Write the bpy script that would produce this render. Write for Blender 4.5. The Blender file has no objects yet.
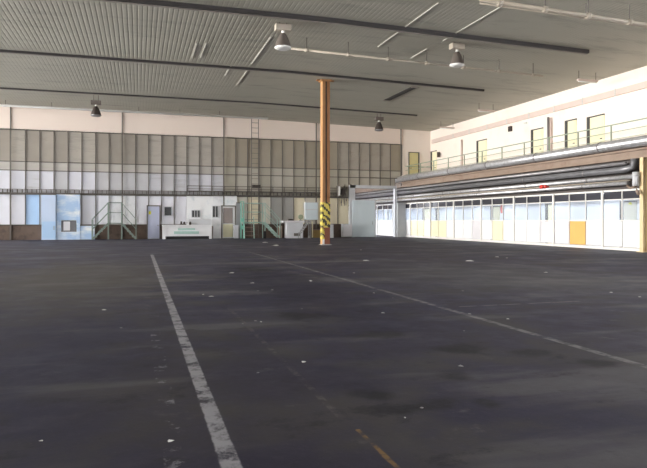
import bpy, bmesh, math, random
from mathutils import Vector, Matrix
random.seed(7)
C = bpy.context.scene.collection
F = 608.0; HZ = 220.0; CX = 323.5; H = 1.5
TH = math.radians(16.9); c_, s_ = math.cos(TH), math.sin(TH)
# ---- the surveyed photograph: rays through measured points met with real planes
def ray(px):
    u = (px-CX)/F
    return u*c_+s_, c_-u*s_
def onY(px, Y):
    a, b = ray(px); return a/b*Y
def onX(px, X):
    a, b = ray(px); return b/a*X
def zY(px, py, Y):
    a, b = ray(px); return H+(HZ-py)*(Y/b)/F
def gnd(px, py):
    d = F*H/(py-HZ); a, b = ray(px); return a*d, b*d
def ceil_z(X): return 9.98-(0.022*(X-8) if X > 8 else 0)
YB = 50.3; XP = 22.9; XW = 25.5

# ---- materials
def srgb(r, g, b):
    f = lambda v: (v/255/12.92) if v/255 <= .04045 else ((v/255+.055)/1.055)**2.4
    return (f(r), f(g), f(b), 1)
MATS = {}
def mat(name, rgb, rough=.6, metal=0, var=.12, scale=1.5, stretch=(1, 1, 1), dirt=None, dirt_amt=.5, dirt_lo=.5, spec=.5):
    if name in MATS: return MATS[name]
    m = bpy.data.materials.new(name); m.use_nodes = True; nt = m.node_tree; N = nt.nodes; L = nt.links
    b = N['Principled BSDF']; b.inputs['Roughness'].default_value = rough; b.inputs['Metallic'].default_value = metal
    b.inputs['Specular IOR Level'].default_value = spec
    tc = N.new('ShaderNodeTexCoord'); mp = N.new('ShaderNodeMapping'); mp.inputs['Scale'].default_value = stretch
    L.new(tc.outputs['Object'], mp.inputs['Vector'])
    nz = N.new('ShaderNodeTexNoise'); nz.inputs['Scale'].default_value = scale; nz.inputs['Detail'].default_value = 5
    L.new(mp.outputs[0], nz.inputs['Vector'])
    col = srgb(*rgb)
    mx = N.new('ShaderNodeMix'); mx.data_type = 'RGBA'
    mx.inputs[6].default_value = tuple(v*(1-var) for v in col[:3])+(1,)
    mx.inputs[7].default_value = tuple(min(.95, v*(1+var)) for v in col[:3])+(1,)
    L.new(nz.outputs['Fac'], mx.inputs[0]); out = mx.outputs[2]
    if dirt:
        n2 = N.new('ShaderNodeTexNoise'); n2.inputs['Scale'].default_value = scale*1.7; n2.inputs['Detail'].default_value = 8
        n2.inputs['Roughness'].default_value = .65
        L.new(mp.outputs[0], n2.inputs['Vector'])
        mr = N.new('ShaderNodeMapRange'); mr.inputs[1].default_value = dirt_lo; mr.inputs[2].default_value = dirt_lo+.2; mr.inputs[4].default_value = dirt_amt
        L.new(n2.outputs['Fac'], mr.inputs[0])
        m2 = N.new('ShaderNodeMix'); m2.data_type = 'RGBA'; m2.inputs[7].default_value = srgb(*dirt)
        L.new(mr.outputs[0], m2.inputs[0]); L.new(out, m2.inputs[6]); out = m2.outputs[2]
    L.new(out, b.inputs['Base Color'])
    MATS[name] = m; return m
def glass(name, tint, tr=.85, rough=.15):
    m = bpy.data.materials.new(name); m.use_nodes = True; nt = m.node_tree; N = nt.nodes; L = nt.links
    b = N['Principled BSDF']; b.inputs['Base Color'].default_value = srgb(*tint); b.inputs['Roughness'].default_value = rough
    t = N.new('ShaderNodeBsdfTransparent'); t.inputs[0].default_value = srgb(*[min(255, v+15) for v in tint])
    mx = N.new('ShaderNodeMixShader'); mx.inputs[0].default_value = tr
    nz = N.new('ShaderNodeTexNoise'); nz.inputs['Scale'].default_value = 1.3
    mr = N.new('ShaderNodeMapRange'); mr.inputs[3].default_value = tr-.06; mr.inputs[4].default_value = tr+.06
    L.new(nz.outputs['Fac'], mr.inputs[0]); L.new(mr.outputs[0], mx.inputs[0])
    L.new(b.outputs[0], mx.inputs[1]); L.new(t.outputs[0], mx.inputs[2])
    L.new(mx.outputs[0], N['Material Output'].inputs['Surface']); MATS[name] = m; return m

# ---- mesh helpers
SPLIT = {'rung','clamp','collar','hanger','bracket','post','rail','rod','slat','cable','stile','leg','stringer','green_panel'}
class MB:
    def __init__(s): s.bm = bmesh.new(); s.mats = []
    def mi(s, m):
        if m is None: return 0
        if m not in s.mats: s.mats.append(m)
        return s.mats.index(m)
    def box(s, a, b, m=None):
        i = s.mi(m); x0, x1 = sorted((a[0], b[0])); y0, y1 = sorted((a[1], b[1])); z0, z1 = sorted((a[2], b[2]))
        v = [s.bm.verts.new(p) for p in [(x0,y0,z0),(x1,y0,z0),(x1,y1,z0),(x0,y1,z0),(x0,y0,z1),(x1,y0,z1),(x1,y1,z1),(x0,y1,z1)]]
        for f in [(0,3,2,1),(4,5,6,7),(0,1,5,4),(1,2,6,5),(2,3,7,6),(3,0,4,7)]:
            s.bm.faces.new([v[k] for k in f]).material_index = i
        return s
    def bar(s, p, q, w, h=None, m=None):            # square bar between two points
        h = h or w; i = s.mi(m); p = Vector(p); q = Vector(q); d = (q-p).normalized()
        up = Vector((0,0,1)) if abs(d.z) < .95 else Vector((0,1,0))
        a = d.cross(up).normalized()*w/2; b = d.cross(a).normalized()*h/2
        r = [[s.bm.verts.new(o+sa*a+sb*b) for sa, sb in ((-1,-1),(1,-1),(1,1),(-1,1))] for o in (p, q)]
        fs = [[r[0][k], r[0][(k+1)%4], r[1][(k+1)%4], r[1][k]] for k in range(4)]+[r[0][::-1], r[1]]
        for f in fs: s.bm.faces.new(f).material_index = i
        return s
    def tube(s, pts, r, n=10, m=None):
        i = s.mi(m); pts = [Vector(p) for p in pts]; rings = []
        for k, p in enumerate(pts):
            d = (pts[min(k+1, len(pts)-1)]-pts[max(k-1, 0)]).normalized()
            up = Vector((0,0,1)) if abs(d.z) < .9 else Vector((0,1,0))
            a = d.cross(up).normalized(); b = d.cross(a).normalized()
            rr = r[k] if isinstance(r, (list, tuple)) else r
            rings.append([s.bm.verts.new(p+(a*math.cos(t)+b*math.sin(t))*rr) for t in [2*math.pi*j/n for j in range(n)]])
        for A, B in zip(rings, rings[1:]):
            for j in range(n):
                f = s.bm.faces.new([A[j], A[(j+1)%n], B[(j+1)%n], B[j]]); f.smooth = True; f.material_index = i
        for R in (rings[0], rings[-1]):
            s.bm.faces.new(R).material_index = i
        return s
    def lathe(s, c, prof, n=24, m=None):
        i = s.mi(m); rings = [[s.bm.verts.new((c[0]+r*math.cos(2*math.pi*j/n), c[1]+r*math.sin(2*math.pi*j/n), c[2]+z)) for j in range(n)] for r, z in prof]
        for A, B in zip(rings, rings[1:]):
            for j in range(n):
                f = s.bm.faces.new([A[j], A[(j+1)%n], B[(j+1)%n], B[j]]); f.smooth = True; f.material_index = i
        for R in (rings[0], rings[-1]): s.bm.faces.new(R).material_index = i
        return s
    def poly(s, pts, m=None):
        i = s.mi(m); s.bm.faces.new([s.bm.verts.new(p) for p in pts]).material_index = i; return s
    def islands(s):
        seen = set(); res = []
        for f in s.bm.faces:
            if f in seen: continue
            st = [f]; seen.add(f); cur = []
            while st:
                g = st.pop(); cur.append(g)
                for v in g.verts:
                    for h in v.link_faces:
                        if h not in seen: seen.add(h); st.append(h)
            res.append(cur)
        return res
    def build(s, name, m=None, parent=None, bevel=0):
        bmesh.ops.recalc_face_normals(s.bm, faces=s.bm.faces)
        if parent and name in SPLIT:                # every rung, post, clamp ... an object of its own
            isl = s.islands()
            if len(isl) > 1:
                out = None
                for fs in isl:
                    q = MB(); q.mats = list(s.mats); vm = {}
                    for f in fs:
                        vs = []
                        for v in f.verts:
                            if v not in vm: vm[v] = q.bm.verts.new(v.co)
                            vs.append(vm[v])
                        g = q.bm.faces.new(vs); g.smooth = f.smooth; g.material_index = f.material_index
                    out = q.build(name, m, parent, bevel)
                s.bm.free(); return out
        me = bpy.data.meshes.new(name)
        org = Vector((0,0,0))
        s.bm.to_mesh(me); s.bm.free()
        for k in (s.mats or [m]): me.materials.append(k)
        o = bpy.data.objects.new(name, me); C.objects.link(o)
        if parent:
            o.parent = parent; o.matrix_parent_inverse = Matrix.Translation(parent.location).inverted() if parent.type == 'EMPTY' else Matrix()
        if bevel:
            bv = o.modifiers.new('bevel', 'BEVEL'); bv.width = bevel; bv.segments = 2; bv.limit_method = 'ANGLE'
        return o
def tag(o, label, cat, group=None):
    o['label'] = label; o['category'] = cat
    if group: o['group'] = group
    return o
def thing(name, label, cat, loc=(0,0,0), group=None):
    o = bpy.data.objects.new(name, None); C.objects.link(o); o.location = loc; o.empty_display_size = .2
    return tag(o, label, cat, group)
def struct(o, label=None):
    o['kind'] = 'structure'
    if label: o['label'] = label
    return o

# ---- palette
M_white = mat('white_wall_paint', (243,232,222), .8, var=.04, scale=.4, dirt=(222,203,190), dirt_amt=.35, dirt_lo=.55)
M_pink = mat('cream_wall_paint', (238,222,210), .8, var=.05, scale=.3)
M_brick = mat('brown_plinth', (104,88,78), .9, var=.35, scale=1.2, dirt=(60,52,50), dirt_amt=.7, dirt_lo=.5)
M_frame = mat('dark_glazing_bar', (104,98,92), .6, var=.2)
M_conc = mat('pale_concrete', (205,205,202), .8, var=.1, scale=2)
M_steel = mat('grey_steel', (150,150,150), .45, .3, var=.2, scale=3)
M_silver = mat('foil_lagged_pipe', (205,205,208), .32, .55, var=.2, scale=3, dirt=(150,145,140), dirt_amt=.6, dirt_lo=.5)
M_greyp = mat('grey_pipe', (150,148,150), .4, .4, var=.25, scale=2)
M_darkp = mat('dark_grey_pipe', (135,135,139), .4, .5, var=.25, scale=2)
M_brown = mat('brown_steel', (146,128,114), .6, var=.2, scale=1, dirt=(120,90,75), dirt_amt=.5)
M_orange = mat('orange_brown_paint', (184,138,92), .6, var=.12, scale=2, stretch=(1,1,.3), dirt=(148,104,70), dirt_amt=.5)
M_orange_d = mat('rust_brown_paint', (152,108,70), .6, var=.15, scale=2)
M_yellowpost = mat('ochre_post_paint', (226,204,160), .6, var=.1)
M_black = mat('black_paint', (28,27,30), .6)
M_rail = mat('pale_green_rail', (150,162,142), .5, var=.1)
M_green = mat('grey_green_steel', (126,140,132), .5, var=.15)
M_teal = mat('teal_green_steel', (130,196,176), .5, var=.15)
M_cyan = mat('pale_teal_steel', (168,196,186), .5, var=.15)
M_door_y = mat('cream_yellow_door', (238,232,200), .6, var=.06)
M_doorjamb = mat('dark_door_frame', (72,72,70), .6)  # dark tone carries the shade on the jambs; door handles share it
M_wframe = mat('white_painted_frame', (236,234,230), .5, var=.05)
M_pw = mat('white_board', (236,236,238), .5, var=.03, scale=.8)
M_pg = mat('off_white_board', (220,218,222), .5, var=.04)
M_pc = mat('cream_board', (238,232,200), .5, var=.04)
M_po = mat('orange_yellow_board', (226,180,104), .5, var=.05)
M_darkgl = mat('dark_upper_pane', (98,98,102), .25, var=.35, scale=.8)
M_red = mat('red_paint', (205,60,50), .4)
M_yel = mat('yellow_sign', (225,225,60), .5)
M_lamp = mat('grey_lamp_shade', (112,104,98), .5, .3)
M_lampd = mat('dark_lamp_shade', (70,62,58), .5, .3)
M_lens = mat('white_lamp_glass', (240,240,235), .2)
M_pipec = mat('pale_ceiling_pipe', (176,166,152), .5, var=.15, scale=2)
M_beamdark = mat('dark_beam_steel', (52,48,48), .6)
M_beamlight = mat('pale_beam_flange', (150,142,134), .5)
M_tray = mat('pale_cable_tray', (214,196,188), .6, var=.08)
M_lav = mat('lavender_door', (196,202,226), .5, var=.04)
M_paper = mat('white_paper', (215,215,210), .7)
M_greylock = mat('grey_white_metal', (206,208,212), .5, var=.08)
M_gate = mat('pale_blue_grey_gate', (214,226,232), .5, var=.03, scale=.5)

# ---- FLOOR with worn paint, dust, oil
def floor_material():
    m = bpy.data.materials.new('worn_dark_asphalt'); m.use_nodes = True; nt = m.node_tree; N = nt.nodes; L = nt.links
    b = N['Principled BSDF']
    tc = N.new('ShaderNodeTexCoord'); sep = N.new('ShaderNodeSeparateXYZ'); L.new(tc.outputs['Object'], sep.inputs[0])
    X, Y = sep.outputs[0], sep.outputs[1]
    def M(op, a, b_=None, c=None):
        n = N.new('ShaderNodeMath'); n.operation = op
        for i, v in enumerate((a, b_, c)):
            if v is None: continue
            if isinstance(v, (int, float)): n.inputs[i].default_value = v
            else: L.new(v, n.inputs[i])
        return n.outputs[0]
    def noise(scale, det=4, rough=.55, st=(1,1,1), off=0):
        mp = N.new('ShaderNodeMapping'); mp.inputs['Scale'].default_value = st; mp.inputs['Location'].default_value = (off,off*.7,0); L.new(tc.outputs['Object'], mp.inputs[0])
        n = N.new('ShaderNodeTexNoise'); n.inputs['Scale'].default_value = scale; n.inputs['Detail'].default_value = det; n.inputs['Roughness'].default_value = rough
        L.new(mp.outputs[0], n.inputs['Vector']); return n.outputs['Fac']
    def smooth(v, lo, hi, a=0., b_=1.):
        n = N.new('ShaderNodeMapRange'); n.interpolation_type = 'SMOOTHSTEP'
        for i, k in enumerate((lo, hi, a, b_)): n.inputs[i+1].default_value = k
        L.new(v, n.inputs[0]); return n.outputs[0]
    def mix(f, a, b_):
        n = N.new('ShaderNodeMix'); n.data_type = 'RGBA'
        L.new(f, n.inputs[0]) if not isinstance(f, float) else None
        for i, v in ((6, a), (7, b_)):
            if isinstance(v, tuple): n.inputs[i].default_value = v
            else: L.new(v, n.inputs[i])
        return n.outputs[2]
    n_big = noise(.16, 4, .6); n_mid = noise(.7, 6, .65, off=3); n_fine = noise(9, 6, .7, off=5); n_st = noise(.45, 5, .6, st=(.35,1.6,1), off=11)
    col = mix(smooth(n_big, .38, .62), srgb(37,36,62), srgb(47,45,64))
    col = mix(smooth(n_mid, .44, .66, 0, .65), col, srgb(76,73,70))
    col = mix(smooth(n_st, .52, .64, 0, .6), col, srgb(94,92,94))
    n_pt = noise(1.9, 8, .75, st=(.8,1,1), off=31)
    n_grit = noise(24, 5, .8, off=41)
    col = mix(smooth(n_grit, .58, .72, 0, .45), col, srgb(98,96,100))
    col = mix(smooth(n_pt, .6, .72, 0, .5), col, srgb(104,102,102))
    col = mix(smooth(n_pt, .46, .34, 0, .75), col, srgb(30,28,42))
    def blob(x0, y0, rx, ry, soft=.5, wob=.8):
        dx = M('DIVIDE', M('SUBTRACT', X, x0), rx); dy = M('DIVIDE', M('SUBTRACT', Y, y0), ry)
        r = M('SQRT', M('ADD', M('MULTIPLY', dx, dx), M('MULTIPLY', dy, dy)))
        r = M('ADD', r, M('MULTIPLY', M('SUBTRACT', n_mid2, .5), wob))
        return smooth(r, 1.0, 1.0-soft)
    n_mid2 = noise(2.2, 6, .6, off=8)
    # olive dusty field left of the long line, purple oily field between the lines
    col = mix(M('MULTIPLY', blob(-1.4, 17, 3.0, 8.5, .7, 1.5), .6), col, srgb(86,82,74))
    col = mix(M('MULTIPLY', blob(.6, 4.5, 2.2, 5.5, .8, 1.2), .25), col, srgb(62,57,52))
    col = mix(M('MULTIPLY', blob(3.2, 14, 1.6, 7.5, .7, 1.8), .85), col, srgb(28,27,48))
    col = mix(M('MULTIPLY', blob(9.5, 14, 4.5, 7, .8, 1.5), .6), col, srgb(80,80,84))
    for x0, y0, rx, ry in ((1.95,4.85,.3,.24),(2.15,4.45,.42,.26),(2.75,4.4,.16,.16),(3.0,7.4,.45,.35),(3.54,6.3,.5,.4),(2.9,5.2,.3,.3),(4.3,5.9,.5,.3),(2.4,9.2,.5,.6),(3.4,18,.9,1.6),(4.6,5.3,.35,.3)):
        col = mix(M('MULTIPLY', blob(x0, y0, rx, ry, .8, 2.6), .75), col, srgb(24,23,30))
    # seams across the hall
    for y0, w, cc, a in ((27.3,.35,(54,52,62),.8),(26.5,.18,(122,120,128),.6),(14.1,.12,(112,112,120),.45),(13.6,.2,(56,54,62),.5),(36,.3,(64,62,70),.5)):
        f = smooth(M('ABSOLUTE', M('SUBTRACT', Y, M('ADD', y0, M('MULTIPLY', n_mid, .4)))), w, w*.3)
        f = M('MULTIPLY', f, smooth(n_big, .35, .6, .2, 1.)); f = M('MULTIPLY', f, smooth(X, 3.5, .5, 0., a)); col = mix(f, col, srgb(*cc))
    col = mix(smooth(n_fine, .5, .8, 0, .2), col, srgb(84,82,86))
    def line(axis, x0, w, lo, hi, rgb, wear_lo, wear_hi, amt=1.):
        A, B_ = (X, Y) if axis == 'x' else (Y, X)
        e = M('ABSOLUTE', M('SUBTRACT', A, x0)); e = M('ADD', e, M('MULTIPLY', M('SUBTRACT', n_fine, .5), .03))
        f = smooth(e, w/2+.008, w/2-.008)
        f = M('MULTIPLY', f, M('MULTIPLY', M('GREATER_THAN', B_, lo), M('LESS_THAN', B_, hi)))
        return M('MULTIPLY', f, smooth(n_w, wear_lo, wear_hi, 0, amt)), srgb(*rgb)
    n_w = noise(3.2, 8, .75, off=21)
    for args in (('x', .54, .122, 0, 27.3, (158,156,160), .38, .54, .9),
                 ('x', 4.97, .11, 0, 28.6, (132,130,132), .4, .56, .8),
                 ('x', .215, .13, 3.3, 9, (134,132,138), .54, .61, .8),
                 ('x', .2, .2, 9, 24, (100,98,102), .54, .66, .5),
                 ('x', 1.5, .035, 2.6, 4.1, (130,102,64), .4, .56, .9),
                 ('x', 1.47, .06, 4.4, 10.5, (98,92,92), .46, .6, .7),
                 ('y', 9.38, .05, 5.3, 7.8, (128,126,128), .42, .5, .8),
                 ('y', 21, .3, 3, 14, (90,88,88), .5, .62, .5)):
        f, cc = line(*args); col = mix(f, col, cc)
    L.new(col, b.inputs['Base Color'])
    L.new(smooth(n_mid, .3, .7, .5, .72), b.inputs['Roughness'])
    b.inputs['Specular IOR Level'].default_value = .28
    bp = N.new('ShaderNodeBump'); bp.inputs['Strength'].default_value = .25; bp.inputs['Distance'].default_value = .01
    L.new(n_fine, bp.inputs['Height']); L.new(bp.outputs[0], b.inputs['Normal'])
    return m
fl = MB(); fl.box((-30,-14,-.3), (28,68,0)); struct(fl.build('floor', floor_material()), 'dark worn concrete floor with faded painted lines')

# ---- CEILING: ribbed metal decking, gently falling to the right
M_ceil = mat('ribbed_ceiling_steel', (176,173,160), .6, 0, var=.10, scale=.35, stretch=(.5,2.2,1), dirt=(118,114,106), dirt_amt=.6, dirt_lo=.53)
cb = MB(); bm = cb.bm
def ceil_strip(x0, x1, y0, y1):
    prof = []; p = .2; x = x0
    while x < x1-1e-6:
        for dx, dz in ((0,0),(.125,0),(.14,.006),(.185,.006)):
            prof.append((x+dx, dz))
        x += p
    prof.append((x, 0))
    A = [bm.verts.new((a, y0, ceil_z(a)+b)) for a, b in prof]; B = [bm.verts.new((a, y1, ceil_z(a)+b)) for a, b in prof]
    for k in range(len(prof)-1): bm.faces.new((A[k], A[k+1], B[k+1], B[k]))
ceil_strip(-30, 27.4, -14, YB+.3)
cb.box((-30,-14,10.3), (28,YB+.3,10.5))
struct(cb.build('ceiling', M_ceil), 'ribbed grey metal ceiling of the hall')
# pale joint strips between decking sheets, running away from the viewer
def jx(px, py):
    z = 9.85; a, b = ray(px); d = (z-H)*F/(HZ-py); return a*d, b*d
k = 0
M_strip = mat('pale_joint_tape', (205,202,192), .6)
JG = 'pale joint strips under the ceiling'
for (a, b, lb) in (((435,4),(381,48),'pale joint strip on ceiling, long one crossing the thick front beam'),
               ((497,6),(447,41),'pale joint strip on ceiling above the second bell lamp'),
               ((430,49),(408,58),'short pale joint strip between second bell lamp and thin ceiling pipe'),
               ((273,40),(250,66),'pale joint strip on ceiling left of the first bell lamp'),
               ((250,70),(236,87),'pale joint strip on ceiling just beyond the second beam'),
               ((207,46),(200,60),'right one of two short joint strips on ceiling between front and second beam'),
               ((197,46),(192,60),'left one of two short joint strips on ceiling between front and second beam'),
               ((231,68),(225,78),'very short pale joint strip beyond the second ceiling beam')):
    (x0, y0), (x1, y1) = jx(*a), jx(*b); x = (x0+x1)/2
    tag(MB().box((x-.028, y0, ceil_z(x)-.025), (x+.028, y1, ceil_z(x)+.004)).build('ceiling_strip', M_strip), lb, 'ceiling strip', JG)
# missing sheet / dark hatch
x0, y0 = jx(385,99); x1, y1 = jx(417,86)
zc = ceil_z(max(x0,x1))-.01
hz_ = thing('ceiling_hatch', 'long dark open slot in the ceiling near the third beam', 'hatch', ((x0+x1)/2, (y0+y1)/2, ceil_z(12)-.03))
MB().box((min(x0,x1)-.05, min(y0,y1), zc-.02), (max(x0,x1)+.05, max(y0,y1), zc+.06)).build('opening', M_beamdark, hz_)
MB().bar((min(x0,x1)-.1,min(y0,y1)-.05,zc-.03),(max(x0,x1)+.1,min(y0,y1)-.05,zc-.03),.1,.06).bar((min(x0,x1)-.1,max(y0,y1)+.05,zc-.03),(max(x0,x1)+.1,max(y0,y1)+.05,zc-.03),.1,.06).build('rail', M_beamlight, hz_)

# ---- roof beams across the hall
for Y, w, h, lb in ((24.35,.14,.17,'thick dark ceiling beam nearest the viewer'),
                    (33.6,.08,.12,'dark ceiling beam, second from the front, just before the orange column top'),
                    (43.2,.06,.09,'thin dark ceiling beam, third and farthest, near the back wall')):
    t = thing('ceiling_beam', lb, 'beam', (0, Y, 9.9), 'beams across the ceiling')
    web = MB(); fl_ = MB()
    pts = [-29.5, 8, 20.75]
    for a, b in zip(pts, pts[1:]):
        web.bar((a, Y, ceil_z(a)-h/2), (b, Y, ceil_z(b)-h/2), w, h)
        fl_.bar((a, Y+w/2+.04, ceil_z(a)-h), (b, Y+w/2+.04, ceil_z(b)-h), .1, .05)
    web.build('web', M_beamdark, t); fl_.build('flange', M_beamlight, t)

# ---- BACK WALL
bays = [-25.03, -17.1, -9.17, -1.24, 6.69, 14.62, 22.55]
Z0, Z1, Z2, Z3, Z4, Z5 = 1.12, 3.45, 3.8, 5.24, 5.9, 8.3
wb = MB()
GX0 = onY(350, YB); GX1 = onY(393.3, YB); GZ = 4.3
wb.box((-30,YB,0), (GX0,YB+.3,Z0), M_brick)
wb.box((-30,YB,Z5), (22.75,YB+.3,10.4), M_pink)
wb.box((GX0,YB+.12,GZ), (22.05,YB+.3,Z5), M_frame); wb.box((22.05,YB+.12,5.55), (22.75,YB+.3,Z5), M_frame)
wb.box((22.06,YB,0), (22.85,YB+.3,3.05), M_conc)
wb.box((22.75,YB,5.55), (XW+.3,YB+.3,10.4), M_white)
wb.box((22.75,YB,Z5), (22.78,YB+.3,10.4), M_white)
struct(wb.build('wall_back'), 'far wall: brown plinth below, cream band above the glazing')
random.seed(3)
tones_hi = [mat('aged_pane_a', (170,162,150), .35, var=.1, scale=.8, stretch=(1,1,2), dirt=(150,140,128), dirt_amt=.5), mat('aged_pane_b', (160,152,141), .35, var=.1, scale=.8, stretch=(1,1,2)), mat('aged_pane_c', (180,173,162), .35, var=.1, scale=.8, stretch=(.5,1,3), dirt=(140,132,124), dirt_amt=.5)]
tones_hd = [mat('brown_pane_a', (158,148,130), .35, var=.1, scale=.8), mat('brown_pane_b', (164,154,136), .35, var=.1, scale=.8)]
tones_md = [mat('pale_pane_a', (206,206,212), .35, var=.12, scale=.8, stretch=(.5,1,3), dirt=(160,155,150), dirt_amt=.5), mat('pale_pane_b', (220,220,228), .35, var=.1, scale=.8), mat('pale_pane_c', (196,195,198), .35, var=.12, scale=.8)]
tones_mr = [mat('beige_pane_a', (172,166,150), .35, var=.12, scale=.8), mat('beige_pane_b', (184,178,164), .35, var=.1, scale=.8)]
tones_lo = [mat('white_pane_a', (242,244,250), .3, var=.1, scale=.7, dirt=(196,196,204), dirt_amt=.6), mat('white_pane_b', (248,250,253), .3, var=.06, scale=.7, dirt=(200,212,222), dirt_amt=.7, dirt_lo=.52), mat('white_pane_c', (232,232,240), .3, var=.1, scale=.7)]  # lower panes: daylight through them is put into a near-white colour
tones_lr = [mat('cream_pane_a', (214,209,194), .4, var=.1, scale=.7), mat('cream_pane_b', (230,220,192), .4, var=.08, scale=.7), mat('grey_pane', (168,166,160), .4, var=.12, scale=.7)]
M_bluep = mat('sky_blue_board', (176,206,238), .5, var=.06, scale=1)
M_blueq = mat('blue_white_board', (196,212,236), .5, var=.06, scale=1)
M_cloud = mat('sky_and_white_board', (172,200,232), .5, var=.06, scale=.4, stretch=(.7,1,1.6), dirt=(246,248,250), dirt_amt=1, dirt_lo=.44)
W = .992
tone_row = mat('aged_pane_row', (188,183,176), .35, var=.12, scale=.8, stretch=(.5,1,3))
for bi in range(len(bays)-1):
    x0, x1 = bays[bi], bays[bi+1]
    m = MB(); p = MB()
    last = bi == 5
    for k in range(8):
        a, b = x0+k*W, x0+(k+1)*W
        hi = random.choice(tones_hi if bi < 3 or (bi == 3 and k < 8) else tones_hd)
        if bi == 5: hi = random.choice(tones_hd[1:]+tones_hi[:1])
        md = random.choice(tones_md if bi < 4 else tones_mr)
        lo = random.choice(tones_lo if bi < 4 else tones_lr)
        xm = (a+b)/2
        if 26 < CX+F*((xm/YB*c_-s_)/(c_+xm/YB*s_)) < 40: lo = M_bluep
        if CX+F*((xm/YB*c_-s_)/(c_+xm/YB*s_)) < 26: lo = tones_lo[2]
        p.box((a,YB+.1,Z4), (b,YB+.14,Z5), hi)
        p.box((a,YB+.1,Z3), (b,YB+.14,Z4), tone_row if bi < 4 else md)
        if bi < 5 or b < GX0: p.box((a,YB+.1,Z1), (b,YB+.14,Z3), md)
        else: p.box((a,YB+.1,GZ+.1), (min(b,22.0),YB+.14,Z3), md)
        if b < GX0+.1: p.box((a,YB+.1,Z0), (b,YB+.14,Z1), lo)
        zb = Z0 if b < GX0 else GZ
        if k: m.box((a-.025,YB+.02,zb), (a+.025,YB+.1,Z5))
    xr = x1
    for z, t in ((Z3,.06),(Z4,.06),(Z5,.08)): m.box((x0,YB,z-t/2), (x1,YB+.1,z+t/2))
    if not last:
        for z in (Z0, Z1): m.box((x0,YB,z-.04), (x1,YB+.1,z+.04))
    else:
        for z in (Z0, Z1): m.box((x0,YB,z-.04), (GX0,YB+.1,z+.04))
    fr = struct(m.build('window_%d' % (bi+1), M_frame))
    p.build('pane', None, fr)
# slim wall posts rising to the ceiling
names = ['left of the frame edge', 'leftmost, beside the blue boards', 'second from left, above the crossing steps', 'third from left, above the glazed white door', 'fourth from left, next to the orange column', 'right end of the glazing, by the gate']
for i, x in enumerate(bays[1:]):
    if i == 0: continue
    zb = 0 if x < 22 else GZ+.25
    tag(MB().box((x-.05,YB-.09,zb), (x+.05,YB-.005,Z5+.02)).box((x-.035,YB-.07,Z5), (x+.035,YB-.005,ceil_z(x)-.005)).build('wall_post', M_frame), 'slim dark steel post on the far wall, '+names[i], 'post', 'posts on the far wall')
# cable tray and guard rail along the glazing
tr = thing('cable_tray', 'long dark cable tray running across the far wall above the white panels', 'cable tray', (0, YB-.2, 3.5))
t = MB(); t.box((-28,YB-.32,3.5), (GX0-.9,YB-.28,3.56)).box((-28,YB-.32,3.78), (GX0-.9,YB-.29,3.82)).box((-28,YB-.32,3.47), (GX0-.9,YB-.1,3.5)); t.build('rail', M_frame, tr)
t = MB(); x = -12
while x < GX0-.95:
    t.box((x,YB-.32,3.5), (x+.03,YB-.1,3.82)); x += .331
t.build('rung', M_frame, tr)
gx0 = onY(187, YB)
gr = thing('guard_rail', 'dark guard rail on the far wall above the cable tray', 'railing', (10, YB-.4, 3.8))
t = MB(); t.bar((gx0,YB-.4,4.25), (16.6,YB-.4,4.25), .05).bar((gx0,YB-.4,4.02), (16.6,YB-.4,4.02), .035).box((gx0,YB-.44,3.82), (16.6,YB-.1,3.87)).build('rail', M_frame, gr)
t = MB(); x = gx0
while x < 16.6: t.bar((x,YB-.4,3.84), (x,YB-.4,4.27), .035); x += 1.0
t.build('post', M_frame, gr)
# conduit high up near the ceiling
t = thing('conduit', 'thin pale conduit under the ceiling along the far wall', 'pipe', (-2, 47.6, 9.5))
MB().tube([(-28,47.6,9.58),(onY(268,47.6),47.6,9.58)], .085, 10).build('pipe', M_wframe, t)
h = MB()
for x in range(-27, 7, 3): h.bar((x,47.6,9.6), (x,47.6,9.975), .025)
h.build('hanger', M_frame, t)

# ---- RIGHT: balcony, upper wall, partition
YN = 12.0
wu = MB(); wu.box((XW,YN,5.1), (XW+.3,YB+.3,10.4), M_white); struct(wu.build('wall_right'), 'bright white upper wall behind the balcony')
bs = MB(); bs.box((XP,YN,5.0), (XW,YB,5.18), M_conc); bs.box((XP,YB+.3,5.0), (XW,67.8,5.18), M_conc); struct(bs.build('trim_1'), 'concrete balcony deck along the right side')
tz = thing('wall_duct', 'long pale duct high on the white upper right wall', 'duct', (XW-.1, 35, 8.5))
MB().box((XW-.16,YN,8.42), (XW,onX(433,XW),8.76)).build('casing', M_tray, tz)
t = MB()
for y in [YN+2.6*i for i in range(14)]: t.box((XW-.19,y,8.38), (XW-.16,y+.06,8.8))
t.build('bracket', M_conc, tz)
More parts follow.
